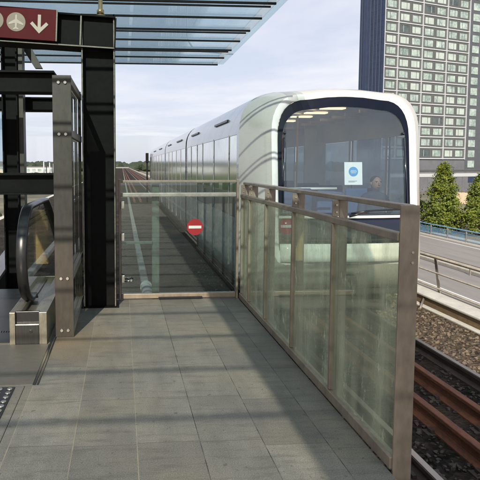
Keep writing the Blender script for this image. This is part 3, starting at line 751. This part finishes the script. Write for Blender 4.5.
def shell(y0, y1, wins, inset, name, mat, end_cap=False):
    hp = half_profile(inset); m = MB(); n = 2 * NP - 2
    ys_ = [y0] + [v for w in wins for v in w] + [y1]
    rings = [[m.bm.verts.new(p) for p in ring_pts(hp, 1, 1, 1, y)] for y in ys_]
    for k, (A, B) in enumerate(zip(rings, rings[1:])):
        iswin = k % 2 == 1
        for i in range(n):
            if iswin and idx_in_band(i): continue
            f = m.f([A[i], A[(i + 1) % n], B[(i + 1) % n], B[i]])
            if f: f.smooth = True
    if end_cap: m.f(rings[-1])
    return m.build(name, mat, trn)
for ci, (y0, y1, wins) in enumerate(cars):
    shell(y0, y1, wins, 0, 'car_body', SILVER, ci == 2)
    shell(y0, y1, wins, .05, 'inner_lining', LINING)
    for (a, b) in wins:
        for s_ in (-1, 1):
            m = MB(); x0, x1 = sorted((s_ * 1.312, s_ * 1.320))
            m.box(x0, x1, a - 7.2 + .012, b - 7.2 - .012, .56 + Z0 + .004, 1.80 + Z0 - .004); m.build('side_window', SIDEGLASS, trn)
    for (a, b) in wins[1:]:
        m = MB(); m.box(-1.329, -1.318, a - 7.2 - .055, a - 7.2 - .040, -.25 + Z0, 1.82 + Z0)
        m.build('door_seal', GALV, trn)
    m = MB(); m.box(-1.25, 1.25, y0 - 7.2, y1 - 7.2, -.06 + Z0, -.01 + Z0); m.build('cabin_floor', FLOORGREY, trn)
for (a, b) in ((14.2, 14.42), (21.2, 21.42)):
    m = MB(); n = 2 * NP - 2; hp = half_profile(.07)
    rs = [[m.bm.verts.new(p) for p in ring_pts(hp, 1, 1, 1, y)] for y in (a - .002, b + .002)]
    for i in range(n): m.f([rs[0][i], rs[0][(i + 1) % n], rs[1][(i + 1) % n], rs[1][i]])
    m.build('gangway_bellows', RUBBER, trn)
for (a, b) in ((8.75, 9.95), (12.1, 13.3), (15.5, 16.9), (19.0, 20.2), (23.4, 25.0), (27.6, 29.2)):
    m = MB(); m.box(-1.32, -1.235, a - 7.2, b - 7.2, 2.045 + Z0, 2.085 + Z0); m.build('door_header', RUBBER, trn, bevel=.006)
# nose
secs = [(7.80, 1.0, 1.0, 1.0), (7.66, .965, .997, .98), (7.52, .925, .988, .94), (7.40, .885, .976, .88), (7.30, .845, .963, .80), (7.23, .800, .950, .72), (7.19, .762, .936, .66), (7.185, .735, .920, .645), (7.215, .695, .880, .62)]
def nose_ring(m, s):
    y, sx, st, sb = s; return [m.bm.verts.new(p) for p in ring_pts(HP, sx, st, sb, y, .10 * (7.8 - y) / .6)]
def nose(i0, i1, name, mat):
    m = MB(); rs = [nose_ring(m, s) for s in secs[i0:i1 + 1]]; n = 2 * NP - 2
    for A, B in zip(rs, rs[1:]):
        for i in range(n):
            f = m.f([A[i], A[(i + 1) % n], B[(i + 1) % n], B[i]])
            if f: f.smooth = True
    return m.build(name, mat, trn)
nose(0, 6, 'nose_side', PEARL)
nose(6, 8, 'nose_frame', WHITE)
# inner outline of the frame, sampled by height
def outline(sec):
    y, sx, st, sb = sec
    return sorted([(1 + (z - 1) * (st if z > 1 else sb), x * sx) for x, z in HP if z > -.3], key=lambda q: q[0])
OUT = outline(secs[-1]); ZTOP = OUT[-1][0]
def half_w(z):
    for (a, wa), (b, wb) in zip(OUT, OUT[1:]):
        if a <= z <= b: return wa + (wb - wa) * (z - a) / max(1e-6, b - a)
    return OUT[-1][1] if z > OUT[-1][0] else OUT[0][1]
def face_y(x, z, off=0): return 7.215 - 7.2 + .0975 * (z - 1.6) - .07 * (1 - min(1, (x / .93) ** 2)) + off
def front_panel(z0, z1, rows, off, name, mat, thick=.012, wscale=1., x0=-1., x1=1., smooth=True):
    m = MB(); cols = 16; g = []
    for r_ in range(rows + 1):
        z = z0 + (z1 - z0) * r_ / rows; w = half_w(z) * wscale
        g.append([m.bm.verts.new((w * (x0 + (x1 - x0) * c / cols), face_y(w * (x0 + (x1 - x0) * c / cols), z, off), z + Z0)) for c in range(cols + 1)])
    for a, b in zip(g, g[1:]):
        for c in range(cols):
            f = m.f([a[c], a[c + 1], b[c + 1], b[c]])
            if f: f.smooth = smooth
    o = m.build(name, mat, trn)
    s_ = o.modifiers.new('Solidify', 'SOLIDIFY'); s_.thickness = thick; s_.offset = 0
    return o
front_panel(.672, ZTOP - .004, 40, 0, 'windscreen', WINDGLASS)
# dark printed border round the windscreen
side = [(z, w_) for z, w_ in [(.672, half_w(.672))] + [q for q in OUT if q[0] > .68] if w_ >= 0]
side[-1] = (ZTOP - .004, 0)
fine = []
for (za, wa), (zb, wb) in zip(side, side[1:]):
    for q in range(4): fine.append((za + (zb - za) * q / 4, wa + (wb - wa) * q / 4))
fine.append(side[-1]); loop = [(w_, z) for z, w_ in fine] + [(-w_, z) for z, w_ in reversed(fine[:-1])]
m = MB(); prev = None
for (x, z) in loop:
    row = []
    for c in range(6):
        q = c / 5; xi = x * (1 - .055 * q); zi = .672 + (z - .672) * (1 - .085 * q)
        row.append(m.bm.verts.new((xi, face_y(xi, zi, -.010), zi + Z0)))
    if prev:
        for c in range(5): m.f([prev[c], prev[c + 1], row[c + 1], row[c]])
    prev = row
bd = m.build('windscreen_border', FRIT, trn); s_ = bd.modifiers.new('Solidify', 'SOLIDIFY'); s_.thickness = .003
front_panel(.632, .668, 2, -.012, 'white_strip', WHITE, .02)
front_panel(.30, .628, 4, .0, 'lower_nose_panel', NAVY, .015)
front_panel(.055, .296, 3, -.035, 'bumper', WHITE, .06)
m = MB(); m.tube([(.05, face_y(.05, .70, -.03), .70 + Z0), (.35, face_y(.35, .735, -.03), .735 + Z0), (.83, face_y(.83, .75, -.03), .75 + Z0)], .011, 8); m.tube([(.02, face_y(.02, .66, -.03), .66 + Z0), (.30, face_y(.3, .73, -.035), .73 + Z0)], .014, 8)
m.build('wiper', RUBBER, trn)
for s_ in (-1, 1):
    m = MB(); m.tube([(s_ * .84, face_y(.84, 1.72, -.02), 1.72 + Z0), (s_ * .858, face_y(.85, 1.2, -.02), 1.2 + Z0), (s_ * .868, face_y(.86, .75, -.02), .75 + Z0)], .012, 8); m.ball((s_ * .83, face_y(.83, 1.78, -.02), 1.78 + Z0), .022, 1); m.build('grab_handle', NAVY, trn)
# under the nose
m = MB(); m.box(-1.0, 1.0, .25, .9, -.52 + Z0, -.0 + Z0); m.box(-.9, .9, .5, 25.5, -.78 + Z0, -.505 + Z0); m.build('underframe', UNDER, trn, bevel=.03)
m = MB(); m.tube([(0, .4, -.25 + Z0), (0, -.12, -.25 + Z0)], .07, 12); m.box(-.14, .14, -.2, -.1, -.36 + Z0, -.14 + Z0); m.build('coupler', UNDER, trn, bevel=.01)
for s_ in (-.55, .55):
    m = MB(); m.box(s_ - .17, s_ + .17, .12, .26, -.30 + Z0, -.04 + Z0); m.tube([(s_, .12, -.17 + Z0), (s_, .105, -.17 + Z0)], .09, 16); m.build('headlamp_box', UNDER, trn, bevel=.012)
for y in (1.4, 3.2, 7.2, 14.2, 22.5, 24.3):
    for s_ in (-.74, .74):
        m = MB(); m.tube([(s_ - .06, y, .36), (s_ + .06, y, .36)], .355, 24); m.tube([(s_ - .09, y, .36), (s_ + .09, y, .36)], .12, 12); m.build('wheel', UNDER, trn)
# inside
m = MB()
for x in (-.75, .75): m.box(x - .22, x + .22, .75, 25, 2.36 + Z0 - .03, 2.385 + Z0 - .03)
m.build('ceiling_panel', CEIL, trn)
for y in (.95, 1.75, 2.55, 3.35, 4.4, 5.6):
    for x in (-.55, .55):
        m = MB(); m.box(x - .20, x + .20, y, y + .16, 2.295 + Z0, 2.318 + Z0); m.build('ceiling_lamp', LAMP, trn)
m = MB()
for k in range(9):
    y = 1.0 + k * .55; m.box(-1.12, -.66, y, y + .05, 2.16 + Z0, 2.21 + Z0); m.box(.66, 1.12, y, y + .05, 2.16 + Z0, 2.21 + Z0)
m.build('ceiling_ribs', CEIL, trn)
def bench(x, y, back=1, name='seat'):
    m = MB(); m.box(x - .24, x + .24, y - .22, y + .22, .40 + Z0, .48 + Z0); m.box(x - .24, x + .24, y + .22, y + .30, .42 + Z0, .98 + Z0); m.box(x - .05, x + .05, y - .1, y + .1, -.01 + Z0, .40 + Z0)
    return m.build(name, SEATBLUE, trn, bevel=.03)
for (x, y) in ((.78, .95), (-.78, .95), (-.25, .95), (.78, 2.2), (-.78, 2.2), (.78, 3.4), (-.78, 3.4), (.78, 5.0), (-.78, 5.0)): bench(x, y)
m = MB(); m.box(-1.05, 1.05, .12, .42, .45 + Z0, .66 + Z0); m.build('front_shelf', NAVY, trn, bevel=.03)
for (x, y) in ((-.33, 1.75), (.33, 3.0), (-.33, 4.4), (-.80, 1.3)):
    m = MB(); m.tube([(x, y, Z0), (x, y, 2.28 + Z0)], .018, 10); m.build('grab_pole', POLE, trn)
m = MB(); m.tube([(-.33, 1.75, .95 + Z0), (.62, 1.75, .95 + Z0)], .022, 10); m.build('partition_rail', LINING, trn)
m = MB(); m.box(-.42, -.36, 3.9, 4.0, Z0, 2.28 + Z0); m.box(-1.24, -.80, 3.9, 3.98, Z0, 1.82 + Z0); m.box(.80, 1.24, 3.9, 3.98, Z0, 1.82 + Z0); m.box(-1.02, -.80, 3.9, 3.98, 1.82 + Z0, 2.18 + Z0); m.box(.80, 1.02, 3.9, 3.98, 1.82 + Z0, 2.18 + Z0); m.build('partition', LINING, trn)
# notice stuck inside the windscreen
nx, nz = .115, 1.235
nt = thing('paper_notice', 'white paper notice with round blue emblem stuck inside the windscreen', 'notice', (CX + nx, 7.2 + face_y(nx, nz, .035), nz), (R(-5.5), 0, 0))
m = MB(); m.box(-.125, .125, 0, .0012, -.155, .155); m.build('sheet', PAPER, nt)
ds = flat(disc(.0, .025, .066), -.0016, -.0004, 'emblem', POSTERBLUE, nt)
m = MB()
for j, (w, z) in enumerate(((.034, .040), (.040, .024), (.030, .008))):
    x = -w
    rr = random.Random(j)
    while x < w:
        l = rr.uniform(.006, .012); m.box(x, x + l, -.0026, -.0018, z - .004, z + .004); x += l + .004
m.build('emblem_lettering', PAPER, ds)
m = MB(); m.box(-.07, .05, -.0014, -.0004, -.105, -.100); m.box(-.07, .02, -.0014, -.0004, -.118, -.113); m.build('printed_lines', PLATE, nt)

# ------------------------------------------------------------------ passenger behind the windscreen
per = thing('person', 'seated passenger in a dark blue top behind the windscreen', 'person', (CX + .93, 8.12, -.14))
def skin_mesh(name, pts, edges, rad, mat, parent, root=0, sub=2):
    me = bpy.data.meshes.new(name); me.from_pydata(pts, edges, []); me.materials.append(mat)
    o = bpy.data.objects.new(name, me); COL.objects.link(o); o.parent = parent
    sk = o.modifiers.new('Skin', 'SKIN'); sk.use_smooth_shade = True
    me.skin_vertices.new() if not me.skin_vertices else None
    for i, r_ in enumerate(rad):
        me.skin_vertices[0].data[i].radius = (r_, r_) if not isinstance(r_, tuple) else r_
        me.skin_vertices[0].data[i].use_root = i == root
    s_ = o.modifiers.new('Sub', 'SUBSURF'); s_.levels = sub; s_.render_levels = sub
    for p in me.polygons: p.use_smooth = True
    return o
P = []; Ed = []; Ra = []
def J(p, r_, par=None):
    P.append(p); Ra.append(r_)
    if par is not None: Ed.append((par, len(P) - 1))
    return len(P) - 1
pel = J((0, .10, .57), (.15, .12)); bel = J((0, .11, .72), (.145, .11), pel); che = J((0, .10, .90), (.165, .115), bel); upc = J((0, .09, 1.01), (.12, .09), che)
nk = J((0, .07, 1.07), .055, upc); hd0 = J((0, .055, 1.14), (.068, .078), nk); hd1 = J((0, .045, 1.22), (.074, .088), hd0); hd2 = J((0, .05, 1.28), (.055, .065), hd1)
for s_ in (-1, 1):
    sh = J((s_ * .17, .09, .985), .065, upc); el = J((s_ * .235, .02, .74), .047, sh); wr = J((s_ * .13, -.20, .66), .032, el); pa = J((s_ * .10, -.27, .645), .030, wr)
    for q, (dx, dl) in enumerate(((-.028, .065), (-.010, .078), (.010, .074), (.028, .058))):
        a_ = J((s_ * .10 + dx, -.27 - dl * .6, .64), .0095, pa); J((s_ * .10 + dx, -.27 - dl, .618), .008, a_)
    a_ = J((s_ * .10 - s_ * .045, -.275, .645), .011, wr); J((s_ * .10 - s_ * .058, -.31, .632), .009, a_)
    hp_ = J((s_ * .09, .02, .56), .085, pel); kn = J((s_ * .12, -.36, .55), .062, hp_); an = J((s_ * .12, -.38, .10), .042, kn); J((s_ * .12, -.50, .035), .035, an)
body = skin_mesh('body', P, Ed, Ra, CLOTH, per)
m = MB()   # face: an egg with brow, nose, mouth and ears laid over the head of the body
m.use(SKIN); m.ball((0, .038, 1.205), (.078, .094, .108), 3)
m.prism([(-.062, 1.215), (-.052, 1.225), (-.078, 1.185), (-.066, 1.175)], 'x', -.012, .012)
for s_ in (-1, 1): m.ball((s_ * .079, .05, 1.20), (.012, .022, .03), 2)
m.use(HAIR)
for s_ in (-1, 1): m.ball((s_ * .030, -.046, 1.222), (.013, .006, .007), 1); m.box(s_ * .030 - .018, s_ * .030 + .018, -.055, -.04, 1.237, 1.243)
m.use(paint('lip_tone', (.28, .12, .10), .5)); m.ball((0, -.052, 1.152), (.024, .007, .006), 1)
m.build('head', None, per, smooth=True)
m = MB(); m.ball((0, .062, 1.245), (.083, .090, .078), 3); m.build('hair', HAIR, per, smooth=True)

# ------------------------------------------------------------------ world, sun, camera
SE, SA = R(30), R(-13.7)    # elevation; turn from straight behind the camera (to the left)
S = Vector((math.sin(SA) * math.cos(SE), -math.cos(SA) * math.cos(SE), math.sin(SE)))
w = bpy.data.worlds.new('World'); sc.world = w; w.use_nodes = True; w.node_tree.nodes.clear()
t = NT(w.node_tree); out = t.n('ShaderNodeOutputWorld')
sky = t.n('ShaderNodeTexSky', sky_type='NISHITA', sun_disc=False, sun_elevation=SE, sun_rotation=math.atan2(S.x, S.y), air_density=1.0, dust_density=1.2, ozone_density=1.0)
tc = t.n('ShaderNodeTexCoord').outputs['Generated']
sp = t.n('ShaderNodeSeparateXYZ', {0: tc})
zc = t.math('MAXIMUM', sp.outputs[2], .05)
pl = t.n('ShaderNodeCombineXYZ', {0: t.math('DIVIDE', sp.outputs[0], zc), 1: t.math('DIVIDE', sp.outputs[1], zc), 2: 0.}).outputs[0]
n1 = t.noise(t.n('ShaderNodeMapping', {'Vector': pl, 'Scale': (.55, .38, 1), 'Rotation': (0, 0, .5), 'Location': (3.1, 1.7, 0)}).outputs[0], 1.0, 8, .55)
cl = t.ramp(n1, [(.30, .72), (.52, .88), (.68, .98)])
cc = t.mix(t.ramp(n1, [(.40, 0.), (.72, 1.)]), (5.5, 5.75, 6.75), (7.1, 7.15, 7.6))
bg = t.n('ShaderNodeBackground', {'Color': t.mix(cl, sky.outputs[0], cc), 'Strength': .10})
t.t.links.new(bg.outputs[0], out.inputs[0])
sl = bpy.data.lights.new('sun', 'SUN'); sl.energy = 5.0; sl.angle = R(.42); sl.color = (1, .90, .74)
so = bpy.data.objects.new('sun', sl); COL.objects.link(so); so.rotation_euler = (-S).to_track_quat('-Z', 'Y').to_euler(); so.location = (5, -10, 20)

cd = bpy.data.cameras.new('camera'); cam = bpy.data.objects.new('camera', cd); COL.objects.link(cam)
yaw = math.atan(40 / 540); pit = math.atan(40 / 540)
fw = Vector((math.sin(yaw) * math.cos(pit), math.cos(yaw) * math.cos(pit), -math.sin(pit)))
cam.location = (0, 0, 1.35); cam.rotation_euler = fw.to_track_quat('-Z', 'Y').to_euler()
cd.sensor_width = 36; cd.lens = 36 * 540 / 480; cd.shift_x = 78 / 480; cd.shift_y = -35 / 480
cd.clip_start = .05; cd.clip_end = 6000
sc.camera = cam
sc.render.engine = 'CYCLES'
sc.cycles.max_bounces = 10; sc.cycles.transparent_max_bounces = 24; sc.cycles.caustics_reflective = False; sc.cycles.caustics_refractive = False
sc.view_settings.view_transform = 'Standard'; sc.view_settings.look = 'None'; sc.view_settings.gamma = 1; sc.view_settings.exposure = .42
sc.view_settings.use_curve_mapping = False
